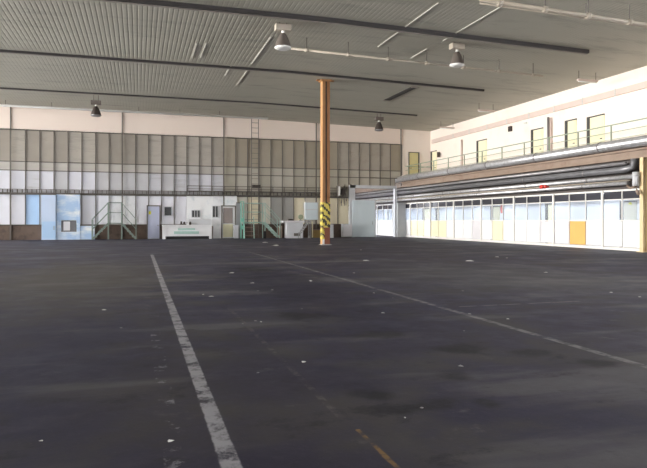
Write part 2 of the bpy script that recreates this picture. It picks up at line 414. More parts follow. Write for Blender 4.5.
# upper doors
def door(n, pts, mleaf, label, plane='x', P=XW, z0=5.18):
    fr = MB(); lf = MB()
    if plane == 'x':
        ya, yb = sorted(pts[:2]); zt = pts[2]
        fr.box((P-.10,yb-.2,z0), (P-.002,yb,zt)).box((P-.08,ya,zt-.07), (P-.002,yb-.2,zt))
        lf.box((P-.04,ya+.0,z0), (P-.003,yb-.2,zt-.07)).box((P-.055,ya+.12,z0+.12), (P-.04,yb-.32,z0+1.1)).box((P-.055,ya+.12,z0+1.2), (P-.04,yb-.32,zt-.2)); hd = MB(); hd.box((P-.11,ya+.14,z0+.98), (P-.04,ya+.26,z0+1.03))
    else:
        xa, xb = sorted(pts[:2]); zt = pts[2]
        fr.box((xb-.10,P-.1,z0), (xb,P-.002,zt)).box((xa,P-.07,z0), (xa+.06,P-.002,zt)).box((xa,P-.08,zt-.07), (xb,P-.002,zt))
        lf.box((xa+.06,P-.04,z0), (xb-.1,P-.003,zt-.07)); hd = MB(); hd.box((xa+.14,P-.11,z0+.98), (xa+.26,P-.04,z0+1.03))
    f = struct(fr.build('door_%d' % n, M_doorjamb), label); lf.build('leaf', mleaf, f); hd.build('handle', M_doorjamb, f)
def zX(px, py, X=XW):
    a, b = ray(px); return H+(HZ-py)*(X/a)/F
door(1, (onX(588,XW), onX(604.8,XW), zX(590,117)), M_door_y, 'cream balcony door nearest the viewer')
door(2, (onX(566,XW), onX(577,XW), zX(566,121)), M_door_y, 'second cream balcony door from the right')
door(3, (onX(532,XW), onX(543.5,XW), zX(532,130)), M_door_y, 'third cream balcony door')
door(4, (onX(477.5,XW), onX(487,XW), zX(477.5,141)), M_door_y, 'fourth balcony door')
door(5, (onX(427.5+4,XW), onX(437,XW), zX(432,151.5)), M_door_y, 'balcony door in the far corner')
door(6, (onY(408.5,YB), onY(419,YB), zY(408.5,152,YB)), mat('dull_yellow_door', (214,204,150), .6), 'end door of the balcony', 'y', YB)
for px, y0, y1, w, lb, mm in ((461.5,140,166,.12,'thin downpipe on white wall above the balcony, farther one',M_tray),(548,117.5,155,.1,'left downpipe of the close pair on the upper white wall',M_greyp),(550.8,118,155,.08,'right downpipe of the close pair on the upper white wall',M_tray)):
    y = onX(px, XW-.1); tag(MB().tube([(XW-.1,y,5.18),(XW-.1,y,zX(px,y0))], w/2+.02, 8).box((XW-.1,y-.06,6.5),(XW,y+.06,6.56)).build('downpipe', mm), lb, 'pipe')
y = onX(511,XW); tag(MB().box((XW-.14,y-.17,zX(511,131.5)), (XW,y+.17,zX(511,126.3))).box((XW-.17,y-.11,zX(511,130.5)), (XW-.14,y+.11,zX(511,127))).build('wall_speaker', M_lampd), 'small dark box mounted high on the white upper wall', 'box')
y = onX(526,XW); tag(MB().box((XW-.1,y-.13,zX(526,123.8)), (XW,y+.13,zX(526,122.4))).box((XW-.13,y-.08,zX(526,123.6)), (XW-.1,y+.08,zX(526,122.8))).build('wall_fixture', M_conc), 'tiny pale fixture on the wall right of the dark box', 'fixture')
y = onX(438,XW-.3); zt = zX(438,152,XW-.3)
t = thing('wall_lamp', 'small dark lamp on a bracket beside the far corner balcony door', 'lamp', (XW-.2, y, zt)); MB().box((XW-.35,y-.1,zt-.45), (XW-.15,y+.1,zt)).build('lamp_head', M_lampd, t); MB().box((XW-.15,y-.03,zt-.2), (XW,y+.03,zt-.14)).build('bracket', M_lampd, t)
# balcony railing
rl = thing('balcony_railing', 'pale green railing with posts along the balcony edge', 'railing', (XP+.1, 35, 5.18))
t = MB()
for z, w in ((6.32,.055),(5.95,.03),(5.58,.03)): t.bar((XP+.1,YN,z), (XP+.1,YB-.02,z), w)
t.bar((XP+.1,YB-.05,6.32),(XW-.02,YB-.05,6.32),.05).build('rail', M_rail, rl)
y = 13.2
while y < YB:
    MB().box((XP+.07,y-.025,5.18), (XP+.13,y+.025,6.32)).build('post', M_rail, rl); y += 2.43
# pipes along the balcony edge
def run(name, label, x, z, r, m, y0=YN, y1=67.5, end=None, joints=5.2, cat='pipe'):
    t = thing(name, label, cat, (x, 35, z), 'pipes below the balcony')
    pts = [(x,y1,z), (x,y0,z)]
    if end: pts = [(x,y1,z)]+end
    MB().tube(pts, r, 14).build('pipe', m, t)
    j = MB(); y = y0+3
    while y < y1-1: j.tube([(x,y,z),(x,y+.09,z)], r*1.09, 14); y += joints
    j.build('collar', M_greyp, t)
run('large_pipe', 'large silver lagged pipe, topmost, directly under the balcony railing', 22.45, 5.18, .25, M_silver)
t = thing('steel_girder', 'long brown steel girder under the balcony, just below the silver pipe', 'girder', (22.7,30,4.45))
MB().box((22.70,YN,4.42), (22.76,67.5,4.88)).box((22.55,YN,4.42), (22.9,67.5,4.46)).box((22.55,YN,4.80), (22.9,67.5,4.90)).build('girder', M_brown, t)
yE = onX(629, 22.3)
run('grey_pipe', 'light grey pipe just under the brown girder', 22.3, 4.22, .09, M_greyp, y0=23.6)
run('dark_pipe', 'thick dark grey pipe with an elbow at its near end', 22.35, 3.93, .16, M_darkp, y0=yE, end=[(22.35,yE+.5,3.93),(22.38,yE+.2,3.95),(22.5,yE+.05,4.02),(22.6,yE,4.2),(22.6,yE,4.42)])
run('silver_pipe', 'shiny silver pipe, middle of the low pair near the red valve', 22.3, 3.55, .1, M_silver, y0=23.16)
run('low_pipe', 'lowest silver pipe just above the glazed partition', 22.3, 3.26, .09, M_silver, y0=23.5)
run('thin_pipe', 'thin pale pipe between the two lowest silver pipes', 22.42, 3.4, .035, M_pipec, y0=23.5)
yv = onX(543, 22.2)
t = thing('red_valve', 'small red valve on the silver pipe below the balcony', 'valve', (22.2,yv,3.4)); MB().tube([(22.28,yv-.28,3.42),(22.28,yv+.28,3.42)], .12, 12).build('body', M_red, t); MB().tube([(22.28,yv,3.42),(22.1,yv,3.42)], .03, 8).tube([(22.12,yv,3.42),(22.09,yv,3.42)], .12, 12).build('hand_wheel', M_red, t)
t = thing('pipe_manifold', 'white and rusty valve joint where low pipes reach the ochre post', 'valve', (22.3,22.9,3.2))
MB().tube([(22.28,23.0,3.75),(22.28,23.0,3.1)], .15, 14).tube([(22.28,23.0,3.62),(22.28,23.0,3.56)], .165, 14).build('body', M_greylock, t)
MB().tube([(22.28,23.0,3.1),(22.25,22.9,2.85),(22.2,22.75,2.7)], .07, 10).tube([(22.28,23.0,3.1),(22.25,23.3,3.0),(22.25,23.5,3.15)], .05, 10).build('branch', M_brown, t)
# brackets
y = 25.8; i = 0
# near post
yp = onX(643, 22.55)
t = thing('ochre_post', 'ochre steel post carrying the girder at the right edge of the picture', 'post', (22.6,yp,0))
MB().box((22.45,yp-.1,0), (22.49,yp+.1,4.42)).box((22.67,yp-.1,0), (22.71,yp+.1,4.42)).box((22.49,yp-.02,0), (22.67,yp+.02,4.42)).build('shaft', M_yellowpost, t)
MB().box((22.38,yp-.22,0), (22.82,yp+.22,.03)).build('base_plate', M_yellowpost, t)
# partition
PY0 = 21.93; PW = 1.2867; NP = 35
pf = MB(); pf.box((XP-.06,YN,0), (XP+.12,67.6,.14)); 
for z, w in ((1.47,.05),(2.52,.05),(2.97,.09)): pf.box((XP-.02,YN,z-w/2), (XP+.06,67.6,z+w/2))
for k in range(-7, NP+1):
    y = PY0+k*PW
    if k % 3: pf.box((XP-.02,y-.025,1.5), (XP+.06,y+.025,2.97)).box((XP+.05,y-.03,.14),(XP+.1,y+.03,1.5))
pfo = struct(pf.build('wall_partition', M_wframe), 'white framed glazed partition under the balcony')
for k in range(-7, NP+1, 1):
    y = PY0+k*PW
    if k % 3 == 0: MB().box((XP-.09,y-.06,.0), (XP-.02,y+.06,3.0)).build('post', M_wframe, pfo)
G_clear = glass('clear_partition_glass', (232,236,244), .88)
G_dark = glass('smoky_upper_glass', (90,90,98), .45)  # dark tint stands in for the unlit space behind the upper row
cols = {3:M_po}
def kof(px): return int((onX(px, XP)-PY0)//PW)
for px, mm in ((577,M_po),(413,M_pc),(420,M_pc),(434,M_pc),(441,M_pc),(497,M_pc),(478,M_pg),(563,M_pg),(594,M_pg),(548,M_pg)): cols[kof(px)] = mm
for k in range(-7, NP):
    y = PY0+k*PW
    MB().box((XP+.0,y+.035,.17), (XP+.04,y+PW-.035,1.43)).build('lower_panel', cols.get(k, M_pw), pfo)
    MB().box((XP+.015,y+.03,1.5), (XP+.025,y+PW-.03,2.5)).build('glass_pane', G_clear, pfo)
    MB().box((XP+.015,y+.03,2.54), (XP+.025,y+PW-.03,2.93)).build('upper_pane', G_dark, pfo)
# corridor behind
XC = 24.8
wc = MB(); wc.box((XC,YN,0), (XC+.2,67.6,5.0), mat('corridor_wall_paint', (238,240,248), .8, var=.03)); 
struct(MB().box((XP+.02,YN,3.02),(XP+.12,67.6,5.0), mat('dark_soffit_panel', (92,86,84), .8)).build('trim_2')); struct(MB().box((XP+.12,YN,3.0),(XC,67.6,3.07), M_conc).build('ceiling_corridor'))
struct(wc.build('wall_corridor'), 'white corridor wall seen through the partition glass')
def cdoor(n, pa, pb, pt, m, lb): door(n, (onX(pa,XC), onX(pb,XC), zX((pa+pb)/2,pt,XC)), m, lb, P=XC, z0=0)
M_dpale = mat('pale_corridor_door', (226,222,205), .6, var=.04)
cdoor(7, 621, 637, 201, M_dpale, 'corridor door with a yellow green sign, nearest'); cdoor(8, 546.5, 554.5, 203.5, M_door_y, 'cream corridor door behind partition, middle')
cdoor(9, 491.5, 500, 206, M_door_y, 'cream corridor door beside the fire extinguisher'); cdoor(10, 423.5, 431, 208, M_door_y, 'cream corridor door at the far end')
cdoor(11, 436.5, 439.5, 208, M_dpale, 'narrow corridor door at the far end')
y = onX(630, XC-.05); z = zX(630, 206, XC-.05)
tag(MB().poly([(XC-.045,y-.2,z-.2),(XC-.045,y+.2,z-.2),(XC-.045,y+.12,z+.16),(XC-.045,y,z+.28),(XC-.045,y-.12,z+.16)]).build('door_sign', M_yel), 'yellow green sign on the nearest corridor door', 'sign')
y = onX(501.5, XC-.15); z = zX(501.5, 213, XC-.15)
t = thing('fire_extinguisher', 'red fire extinguisher hung beside the cream corridor door', 'fire extinguisher', (XC-.12,y,z))
MB().lathe((XC-.12,y,z), [(.05,0),(.1,.02),(.1,.5),(.06,.6),(.035,.62),(.035,.68)], 14).build('cylinder', M_red, t); MB().box((XC-.2,y-.02,z+.66),(XC-.06,y+.02,z+.74)).build('valve_head', M_black, t); MB().box((XC-.03,y-.06,z+.3),(XC,y+.06,z+.5)).build('holder', M_black, t); MB().tube([(XC-.15,y,z+.7),(XC-.2,y+.12,z+.5),(XC-.18,y+.12,z+.2)], .015, 6).build('hose', M_black, t)
# corridor lamps (tubes added to brighten the space behind the glass)
em = bpy.data.materials.new('lit_tube'); em.use_nodes = True; e = em.node_tree.nodes['Principled BSDF']; e.inputs['Emission Color'].default_value = (.95,.97,1,1); e.inputs['Emission Strength'].default_value = 6
for k, y in enumerate([14+4.5*k for k in range(12)]):
    t = thing('corridor_lamp', 'strip lamp on the corridor ceiling behind the partition, number %s from the viewer' % ['one','two','three','four','five','six','seven','eight','nine','ten','eleven','twelve'][k], 'lamp', (XP+.9,y,2.95), 'strip lamps in the corridor')
    MB().box((XP+.8,y-1.0,2.93),(XP+1.0,y+1.0,3.0)).build('housing', M_wframe, t)
    MB().box((XP+.83,y-.95,2.9),(XP+.97,y+.95,2.93)).build('tube', em, t)

# ---- gate and rear hall
gt = thing('gate_frame', 'pale grey steel gateway frame in the far wall, right of the orange column', 'gate frame', (20,YB-.1,0))
gx = onY(348.5, YB); gxx = onY(354, YB)
MB().box((gx,YB-.3,0), (gxx,YB-.02,4.55)).build('jamb', M_greylock, gt)
MB().box((gx+.05,YB-.3,GZ), (onY(395.3,YB),YB-.02,4.55)).build('lintel', M_greylock, gt)
MB().box((GX1,YB-.3,0), (onY(395.3,YB),YB-.02,GZ)).build('jamb', M_greylock, gt)
MB().box((onY(395.3,YB)+.01,YB-.5,0), (22.8,YB-.02,3.05)).build('pier', mat('grey_concrete_pier', (178,180,182), .8, var=.12, scale=2), gt)
y = YB-.5
sg = thing('sliding_gate', 'plain pale blue-white sliding gate panel standing in the gateway', 'gate', (19,y,0))
g0, g1 = onY(352.5,y), onY(375.5,y); pn = MB().box((g0,y,.03), (g1,y+.08,zY(364,200,y))).build('panel', M_gate, sg)
MB().box((g1-.08,y-.03,.03), (g1+.02,y+.1,zY(364,200,y)+.03)).box((g0,y-.03,zY(364,200,y)-.04),(g1,y+.1,zY(364,200,y)+.03)).build('edge_frame', M_greylock, sg)
MB().tube([(g1-.3,y-.06,1.1),(g1-.3,y-.06,1.4)], .02, 8).build('handle', M_steel, pn)
y = YB-1.0
bx = thing('low_cabinet', 'low white metal cabinet at the left foot of the sliding gate', 'cabinet', (onY(348,y),y,0))
b0, b1 = onY(342.5,y), onY(352.3,y); MB().box((b0,y,.06), (b1,y+.4,1.15)).build('body', M_greylock, bx, bevel=.02); MB().box((b0+.04,y-.02,.1), (b1-.04,y-.001,1.1)).build('door', M_pg, bx); MB().box((b0+.05,y+.03,0),(b1-.05,y+.36,.06)).build('plinth', M_frame, bx)
rh = MB(); rh.box((12,67.6,0), (XW+.3,67.9,6.6)); struct(rh.build('wall_rear_hall', M_pink))
rr = MB(); rr.box((12,YB+.3,6.4), (XW+.3,67.9,6.6)); struct(rr.build('ceiling_rear_hall', M_pink))
wl = MB(); wl.box((XW,YB+.3,0),(XW+.3,67.9,6.4)); struct(wl.build('wall_rear_right', M_white))

# ---- COLUMN
Yc = 35.0; xa, xb = onY(321,Yc), onY(329.3,Yc); xm = (xa+xb)/2; hw = (xb-xa)/2-.03
co = thing('steel_column', 'tall orange-brown steel column with yellow and black warning stripes', 'column', (xm,Yc,0))
zt = ceil_z(xm)-.0
sh = MB()
for z0, z1, m1, m2 in ((0,2.35,M_orange_d,M_orange_d),(2.35,zt-.12,M_orange,M_orange)):
    pass
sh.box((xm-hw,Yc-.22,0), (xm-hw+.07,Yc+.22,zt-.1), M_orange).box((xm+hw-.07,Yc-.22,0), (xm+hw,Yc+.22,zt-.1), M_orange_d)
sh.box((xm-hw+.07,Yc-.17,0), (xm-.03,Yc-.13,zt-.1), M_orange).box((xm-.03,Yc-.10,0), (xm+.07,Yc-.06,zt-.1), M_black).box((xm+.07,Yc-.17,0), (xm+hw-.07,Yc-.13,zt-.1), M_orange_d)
sh.build('shaft', None, co)
MB().box((xm-hw-.1,Yc-.3,zt-.1), (xm+hw+.1,Yc+.3,zt-.01)).box((xm-hw-.3,Yc-.12,zt-.06),(xm+hw+.3,Yc+.12,zt-.01)).build('capital', M_orange, co)
MB().box((xm-hw-.07,Yc-.3,0), (xm+hw+.07,Yc+.3,.05)).build('base_plate', M_steel, co)
def stripe_mat():
    m = bpy.data.materials.new('warning_stripes'); m.use_nodes = True; N = m.node_tree.nodes; L = m.node_tree.links; b = N['Principled BSDF']
    tc = N.new('ShaderNodeTexCoord'); sp = N.new('ShaderNodeSeparateXYZ'); L.new(tc.outputs['Object'], sp.inputs[0])
    def mth(op, a, b_):
        n = N.new('ShaderNodeMath'); n.operation = op
        for i, v in enumerate((a,b_)):
            if isinstance(v,(int,float)): n.inputs[i].default_value = v
            else: L.new(v, n.inputs[i])
        return n.outputs[0]
    nz = N.new('ShaderNodeTexNoise'); nz.inputs['Scale'].default_value = 5
    v = mth('ADD', sp.outputs[2], mth('MULTIPLY', sp.outputs[0], .9)); v = mth('ADD', v, mth('MULTIPLY', nz.outputs['Fac'], .6))
    fr = mth('FRACT', mth('DIVIDE', v, .42), 0); g = mth('GREATER_THAN', fr, .56)
    mx = N.new('ShaderNodeMix'); mx.data_type = 'RGBA'; mx.inputs[6].default_value = srgb(214,196,92); mx.inputs[7].default_value = srgb(62,56,42); L.new(g, mx.inputs[0])
    L.new(mx.outputs[2], b.inputs['Base Color']); b.inputs['Roughness'].default_value = .6; return m
M_str = stripe_mat()
zs0, zs1 = 1.05, zY(325,202.5,Yc)
MB().box((xm-hw-.015,Yc-.24,zs0), (xm+hw+.015,Yc-.222,zs1)).box((xm-hw-.02,Yc-.24,zs0), (xm-hw-.003,Yc+.23,zs1)).build('warning_board', M_str, co)
MB().box((xm-hw-.012,Yc-.237,.35), (xm-hw+.12,Yc-.222,zs0-.03)).box((xm-hw-.015,Yc-.237,.35),(xm-hw-.002,Yc+.2,zs0-.03)).build('worn_stripe', M_str, co)
MB().box((xm-hw+.12,Yc-.235,.05), (xm+hw,Yc-.222,zs0)).build('lower_face', mat('red_brown_paint', (132,76,54), .6, var=.2, scale=3), co)
MB().box((xm-hw-.012,Yc-.236,.05), (xm-hw+.12,Yc-.222,.35)).build('white_patch', M_pg, co)

# ---- bell lamps
def bell(px, Y, ztop, R, mshade, lb, box=True):
    x = onY(px, Y); zr = ztop-.95
    t = thing('bell_lamp', lb, 'lamp', (x,Y,zr), 'bell lamps hanging from the ceiling')
    sh_ = MB().lathe((x,Y,zr), [(R,0),(R*.97,.05),(R*.86,.2),(R*.62,.42),(R*.42,.56),(R*.3,.62),(R*.2,.63)], 28).build('lamp_shade', mshade, t)
    MB().lathe((x,Y,zr-.05), [(R*.55,-.03),(R*.85,0),(R*1.02,.04),(R*1.03,.075)], 28).build('lamp_glass', M_lens if mshade is M_lamp else M_greyp, sh_)
    MB().tube([(x,Y,zr+.6),(x,Y,zr+.75)], R*.2, 12).build('neck', M_lens, t)
    MB().box((x-R*.95,Y-.18,zr+.73), (x+R*.95,Y+.18,zr+1.0)).build('gear_box', M_pipec if mshade is M_lamp else M_lamp, t, bevel=.02)
    MB().bar((x-.15,Y,zr+1.0),(x-.15,Y,ceil_z(x)),.03).bar((x+.15,Y,zr+1.0),(x+.15,Y,ceil_z(x)),.03).build('hanger', M_frame, t)
bell(283, 25.5, 9.84, .36, M_lamp, 'large grey bell lamp left of the orange column top, nearest')
bell(457, 25.5, 9.72, .34, M_lamp, 'large grey bell lamp right of the column, near the upper right wall')
bell(96, 44, 9.55, .34, M_lampd, 'small dark bell lamp on the left over the glazed wall')
bell(379, 44, 9.45, .34, M_lampd, 'small dark bell lamp right of the column, by the far wall')
# hanging strip fittings on the right
for Y, px, lb in ((27.7,577.6,'nearest'),(37.4,478,'middle'),(45.2,440,'farthest')):
    x = onY(px, Y); z = 9.1
    t = thing('strip_light', 'pale hanging strip light near the upper right wall, %s of three' % lb, 'lamp', (x+.7,Y,z), 'strip lights near the upper right wall')
    MB().box((x,Y-.08,z), (x+1.3,Y+.08,z+.1)).build('housing', M_tray, t); MB().tube([(x+.05,Y,z-.03),(x+1.25,Y,z-.03)], .035, 8).build('tube', M_lens, t)
    MB().bar((x+.08,Y,z+.1),(x+.08,Y,ceil_z(x)-.004),.025).bar((x+1.2,Y,z+.1),(x+1.2,Y,ceil_z(x+1.2)-.004),.025).build('rod', M_frame, t)
# ceiling pipes
def cpipe(Y, xs, zs, r, lb, hang, mm=M_pipec):
    t = thing('ceiling_pipe', lb, 'pipe', ((xs[0]+xs[1])/2,Y,zs[0]))
    MB().tube([(xs[0],Y,zs[0]),(xs[1],Y,zs[1])], r, 10).build('pipe', mm, t)
    j = MB(); h = MB(); x = xs[0]+.8
    while x < xs[1]-.05:
        z = zs[0]+(zs[1]-zs[0])*(x-xs[0])/(xs[1]-xs[0])
        j.tube([(x-.09,Y,z),(x+.09,Y,z)], r*1.6, 10)
        h.bar((x,Y,z),(x,Y,ceil_z(x)),.03); x += hang
    j.build('clamp', mm, t); h.build('hanger', M_frame, t)
cpipe(27.3, (onY(290,27.3), onY(543,27.3)), (9.42,9.08), .055, 'thin pale pipe hung under the ceiling, ending right of the second bell lamp', 2.05)
cpipe(18.9, (onY(480,18.9), 22.5), (9.28,8.96), .07, 'pale pipe under the ceiling at the top right corner, nearest', 1.9)
t = cpipe(19.35, (onY(480,19.35), 22.5), (9.32,9.08), .03, 'thin second pipe alongside the pale pipe at the top right corner', 3.8)

# ---- things along the far wall, ground level
Y1 = YB-.35
def bxp(mb, px0, px1, py0, py1, Y, dep, m=None):
    """box whose front face, at depth Y, spans the measured interval"""
    x0, x1 = onY(px0,Y), onY(px1,Y); z0, z1 = max(0, zY((px0+px1)/2,py1,Y)), zY((px0+px1)/2,py0,Y)
    if z0 < .06: z0 = 0
    mb.box((x0,Y,z0), (x1,Y+dep,z1), m); return mb
t = thing('blue_cabinet', 'tall pale blue double cabinet at left against the far wall', 'cabinet', (onY(48,Y1),Y1,0))
bxp(MB(), 41.5, 56, 195, 239.8, Y1, .28).build('body', M_blueq, t)
dd = bxp(MB(), 42.2, 55.5, 221.5, 239, Y1-.025, .02).build('door', M_bluep, t); bxp(MB(), 42.2, 55.5, 196, 220.5, Y1-.025, .02).build('door', M_blueq, t)
bxp(MB(), 53.6, 54.4, 226, 230, Y1-.05, .03).build('handle', M_steel, dd)
t = thing('painted_board', 'large sky blue board with white cloud shapes on the far wall', 'board', (onY(68,Y1),Y1,0))
m = MB(); 
for a in ((56.5,80,194.5,220.2),(56.5,61,220.2,239.8),(76.5,80,220.2,239.8)): bxp(m, *a, Y1+.1, .12)
bxp(m, 61,76.5,231.8,239.8,Y1+.1,.12); m.build('board', M_cloud, t)
bxp(MB(), 61.2, 76.3, 220.4, 231.6, Y1+.18, .04).build('hatch_recess', mat('hatch_grey', (120,118,120), .6), t); bxp(MB(), 63.5, 70, 221.5, 230.5, Y1+.13, .03).build('hatch_door', M_pg, t)
t = thing('low_blue_panel', 'low pale blue board beside the painted cloud board', 'board', (onY(87,Y1),Y1,0)); bxp(MB(), 80.3, 94.5, 225.5, 239.5, Y1+.15, .06).build('board', M_cloud, t); bxp(MB(),80.3,94.5,224.9,225.8,Y1+.1,.1).build('top_edge', M_frame, t)

# crossing steps / stile
def stile(px0, pl, pr, px1, ytop, yrail, ymid, Y, m, label, group, both=True):
    t = thing('crossing_steps', label, 'steps', (onY((pl+pr)/2,Y),Y,0))
    zp = zY(pl,ytop,Y); zr = zY(pl,yrail,Y); zm = zY(pl,ymid,Y)
    xl, xr, x0, x1 = onY(pl,Y), onY(pr,Y), onY(px0,Y), onY(px1,Y)
    MB().box((xl,Y,zp-.08), (xr,Y+1.0,zp)).build('platform', m, t)
    for yy in (Y, Y+1.0):
        r = MB()
        for a, b in ((zr,0),(zm,0)):
            r.bar((xl,yy,a),(xr,yy,a),.04)
            if both: r.bar((xl,yy,a),(x0,yy,a-zp+.02),.04)
            r.bar((xr,yy,a),(x1,yy,a-zp+.02),.04)
        r.build('rail', m, t)
        for xx, z in ((xl,zr),(xr,zr),(x1,zr-zp))+(((x0,zr-zp),) if both else ()):
            MB().box((xx-.03,yy-.03,0), (xx+.03,yy+.03,z)).build('post', m, t)
    for sx, ex in (((xl,x0),) if both else ())+((xr,x1),):
        pass
    for a, b in (((xl,x0),) if both else ())+((xr,x1),):
        for yy in (Y, Y+1.0): MB().bar((a,yy,zp-.05),(b,yy,.04),.06,.12).build('stringer', m, t)
        n = 5
        for k in range(1, n+1):
            f = k/(n+1); xx = a+(b-a)*f; z = (zp)*(1-f)
            MB().box((xx-.13,Y,z-.04),(xx+.13,Y+1.0,z)).build('tread', m, t)
    return t
stile(92, 108, 121.5, 136, 222.8, 202.5, 212.5, 48.9, M_green, 'grey-green crossing steps with handrails left against the far wall', None)
stile(230, 243.5, 265, 280, 222, 203, 212, 48.9, M_cyan, 'pale teal platform steps with handrails beside the tall wall ladder', None, both=False)
# second steps: front ladder flight and teal gate
t = thing('step_ladder', 'short pale ladder of four rungs leaning at the teal platform', 'ladder', (onY(249,48.6),48.6,0))
m = MB(); a, b = onY(244.5,48.6), onY(254,48.6)
for x in (a, b): m.bar((x,48.55,0),(x,48.8,1.75),.06)
m.build('stile', M_cyan, t); 
for k in range(5):
    z = .25+.32*k; MB().bar((a,48.56+.14*z,z),(b,48.56+.14*z,z),.09,.04).build('rung', M_brown if k < 3 else M_green, t)
t = thing('teal_rack', 'bright teal-green narrow frame standing left of the ladder', 'frame', (onY(242,48.8),48.8,0))
a, b = onY(240.8,48.7), onY(243.6,48.7)
MB().bar((a,48.7,0),(a,48.7,3.0),.06).bar((b,48.7,0),(b,48.7,3.0),.06).bar((a,48.7,2.97),(b,48.7,2.97),.05).bar((a,48.7,.9),(b,48.7,.9),.05,.3).bar((a,48.7,1.5),(b,48.7,1.5),.05,.3).build('frame', M_teal, t)
# tall wall ladder
t = thing('wall_ladder', 'tall thin ladder climbing the far wall up to the ceiling', 'ladder', (onY(255,49.9),49.9,2))
a, b = onY(251.6,49.8), onY(258.4,49.8)
for x in (a, b): MB().bar((x,49.8,0),(x,49.8,9.85),.05).build('stile', M_frame, t)
m = MB(); z = .3
while z < 9.8: m.bar((a,49.8,z),(b,49.8,z),.03); z += .42
m.build('rung', M_frame, t)
t = MB(); y = 49.6; z = zY(255,186.5,49.6)
tag(t.box((a+.02,49.4,z-.12),(b+.1,49.77,z+.14)).box((a+.1,49.35,z-.05),(a+.3,49.4,z+.08)).build('junction_box', M_lampd), 'small dark junction box fixed on the tall wall ladder', 'box')
# lavender door
def wdoor(n, px0, px1, pt, m, lb, Y=YB-.04):
    x0, x1, z = onY(px0,Y), onY(px1,Y), zY((px0+px1)/2,pt,Y)
    f = MB(); f.box((x0,Y-.06,0),(x0+.08,Y+.13,z)).box((x1-.08,Y-.06,0),(x1,Y+.13,z)).box((x0,Y-.06,z-.08),(x1,Y+.13,z))
    fo = struct(f.build('door_%d' % n, M_frame), lb); MB().box((x0+.08,Y,0.01),(x1-.08,Y+.035,z-.08)).build('leaf', m, fo); MB().box((x1-.25,Y-.05,1.05),(x1-.13,Y,1.1)).build('handle', M_steel, fo); return fo, x0, x1, z
wdoor(12, 146.7, 160.5, 205.3, M_lav, 'plain lavender door in the far wall')
xx = onY(149.8,YB-.06); tag(MB().box((xx-.09,YB-.052,1.95),(xx+.09,YB-.042,2.2)).box((xx-.06,YB-.056,2.0),(xx+.06,YB-.05,2.05)).build('door_notice', M_yel), 'small yellow notice on the lavender door', 'sign')
# plain white cladding around the bench: bright boards to the floor
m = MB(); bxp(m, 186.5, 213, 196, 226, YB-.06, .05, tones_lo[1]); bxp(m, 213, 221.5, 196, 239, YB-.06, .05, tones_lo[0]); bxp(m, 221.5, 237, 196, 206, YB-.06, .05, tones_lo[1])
tag(m.build('wall_cladding'), 'white cladding boards with two small windows on the far wall', 'cladding')
def smallwin(px0, px1, py0, py1, lb, bars):
    Y = YB-.1; x0, x1 = onY(px0,Y), onY(px1,Y); z0, z1 = zY(px0,py1,Y), zY(px0,py0,Y)
    t = thing('small_window', lb, 'window', ((x0+x1)/2,Y,z0))
    MB().box((x0,Y,z0),(x1,Y+.03,z1)).build('pane', mat('dark_glass', (60,62,66), .15, var=.4), t)
    m = MB(); m.box((x0-.05,Y-.03,z0-.05),(x0,Y+.035,z1+.05)).box((x1,Y-.03,z0-.05),(x1+.05,Y+.035,z1+.05)).box((x0,Y-.03,z1),(x1,Y+.035,z1+.05)).box((x0,Y-.03,z0-.05),(x1,Y+.035,z0))
    for k in range(1, bars+1): xx = x0+(x1-x0)*k/(bars+1); m.box((xx-.025,Y-.02,z0),(xx+.025,Y,z1))
    m.build('frame', M_greylock, t)
smallwin(192, 199.8, 210.5, 217, 'small dark barred window in the white cladding above the bench', 2)
smallwin(212.8, 217.8, 206.3, 217, 'small dark upright window left of the glazed white door', 1)
smallwin(164.5, 171.5, 207, 215.5, 'round-looking dark smudged window right of the lavender door', 0)
# glazed white door
fo, x0, x1, z = wdoor(13, 221.3, 235.8, 205.5, M_pw, 'white door with a big dark glass pane', YB-.12)
MB().box((x0+.16,YB-.14,1.22),(x1-.26,YB-.121,2.5)).build('glass', mat('brown_glass', (140,128,124), .2, var=.2, scale=1.5), fo)
MB().box((x0+.14,YB-.135,.08),(x1-.24,YB-.121,1.15)).build('lower_panel', M_pc, fo)
t = thing('white_box', 'low white box right of the glazed white door', 'box', (onY(236,49.6),49.6,0)); bxp(MB(), 233.8, 238.5, 225.5, 238.5, 49.6, .3).build('body', M_pg, t, bevel=.015); bxp(MB(), 233.6, 238.7, 225, 225.8, 49.58, .34).build('lid', M_greylock, t)
t = thing('grey_board', 'grey dark panel leaning on the wall between white door and teal frame', 'panel', (onY(239,50),50,0)); bxp(MB(), 236.3, 240.3, 203, 240.5, 50.1, .06).build('sheet', mat('mid_grey_board', (150,150,152), .6), t); bxp(MB(),236.2,240.4,202.4,203.2,50.08,.1).build('edge', M_frame, t)
# long white workbench
Yw = 48.9
t = thing('workbench', 'long white workbench with a dark foot gap and green items below', 'workbench', (onY(187,Yw),Yw,0))
bxp(MB(), 162.3, 212, 224.8, 226.2, Yw-.03, .85).build('worktop', M_pw, t)
bxp(MB(), 163, 211.5, 226.2, 236.2, Yw+.05, .6).build('front_panel', M_pw, t)
bxp(MB(), 162.5, 165.5, 226.2, 239, Yw+.01, .6).build('side_leg', M_pw, t); bxp(MB(), 209.5, 211.8, 226.2, 239, Yw+.01, .6).build('side_leg', M_pw, t)
bxp(MB(), 166.5, 209, 236.2, 239.5, Yw+.2, .4).build('plinth', M_black, t)
m = MB(); bxp(m, 174, 199, 231.3, 234, Yw+.0, .04); bxp(m, 178, 195, 228.2, 230.3, Yw+.0, .04); m.build('green_panel', mat('faded_green_board', (176,208,200), .6, var=.2, scale=3), t)
t = thing('bench_vice', 'small dark vice on the long white workbench', 'vice', (onY(182,Yw),Yw+.2,1.1)); z = zY(187,224.8,Yw-.03); a = onY(180,Yw)
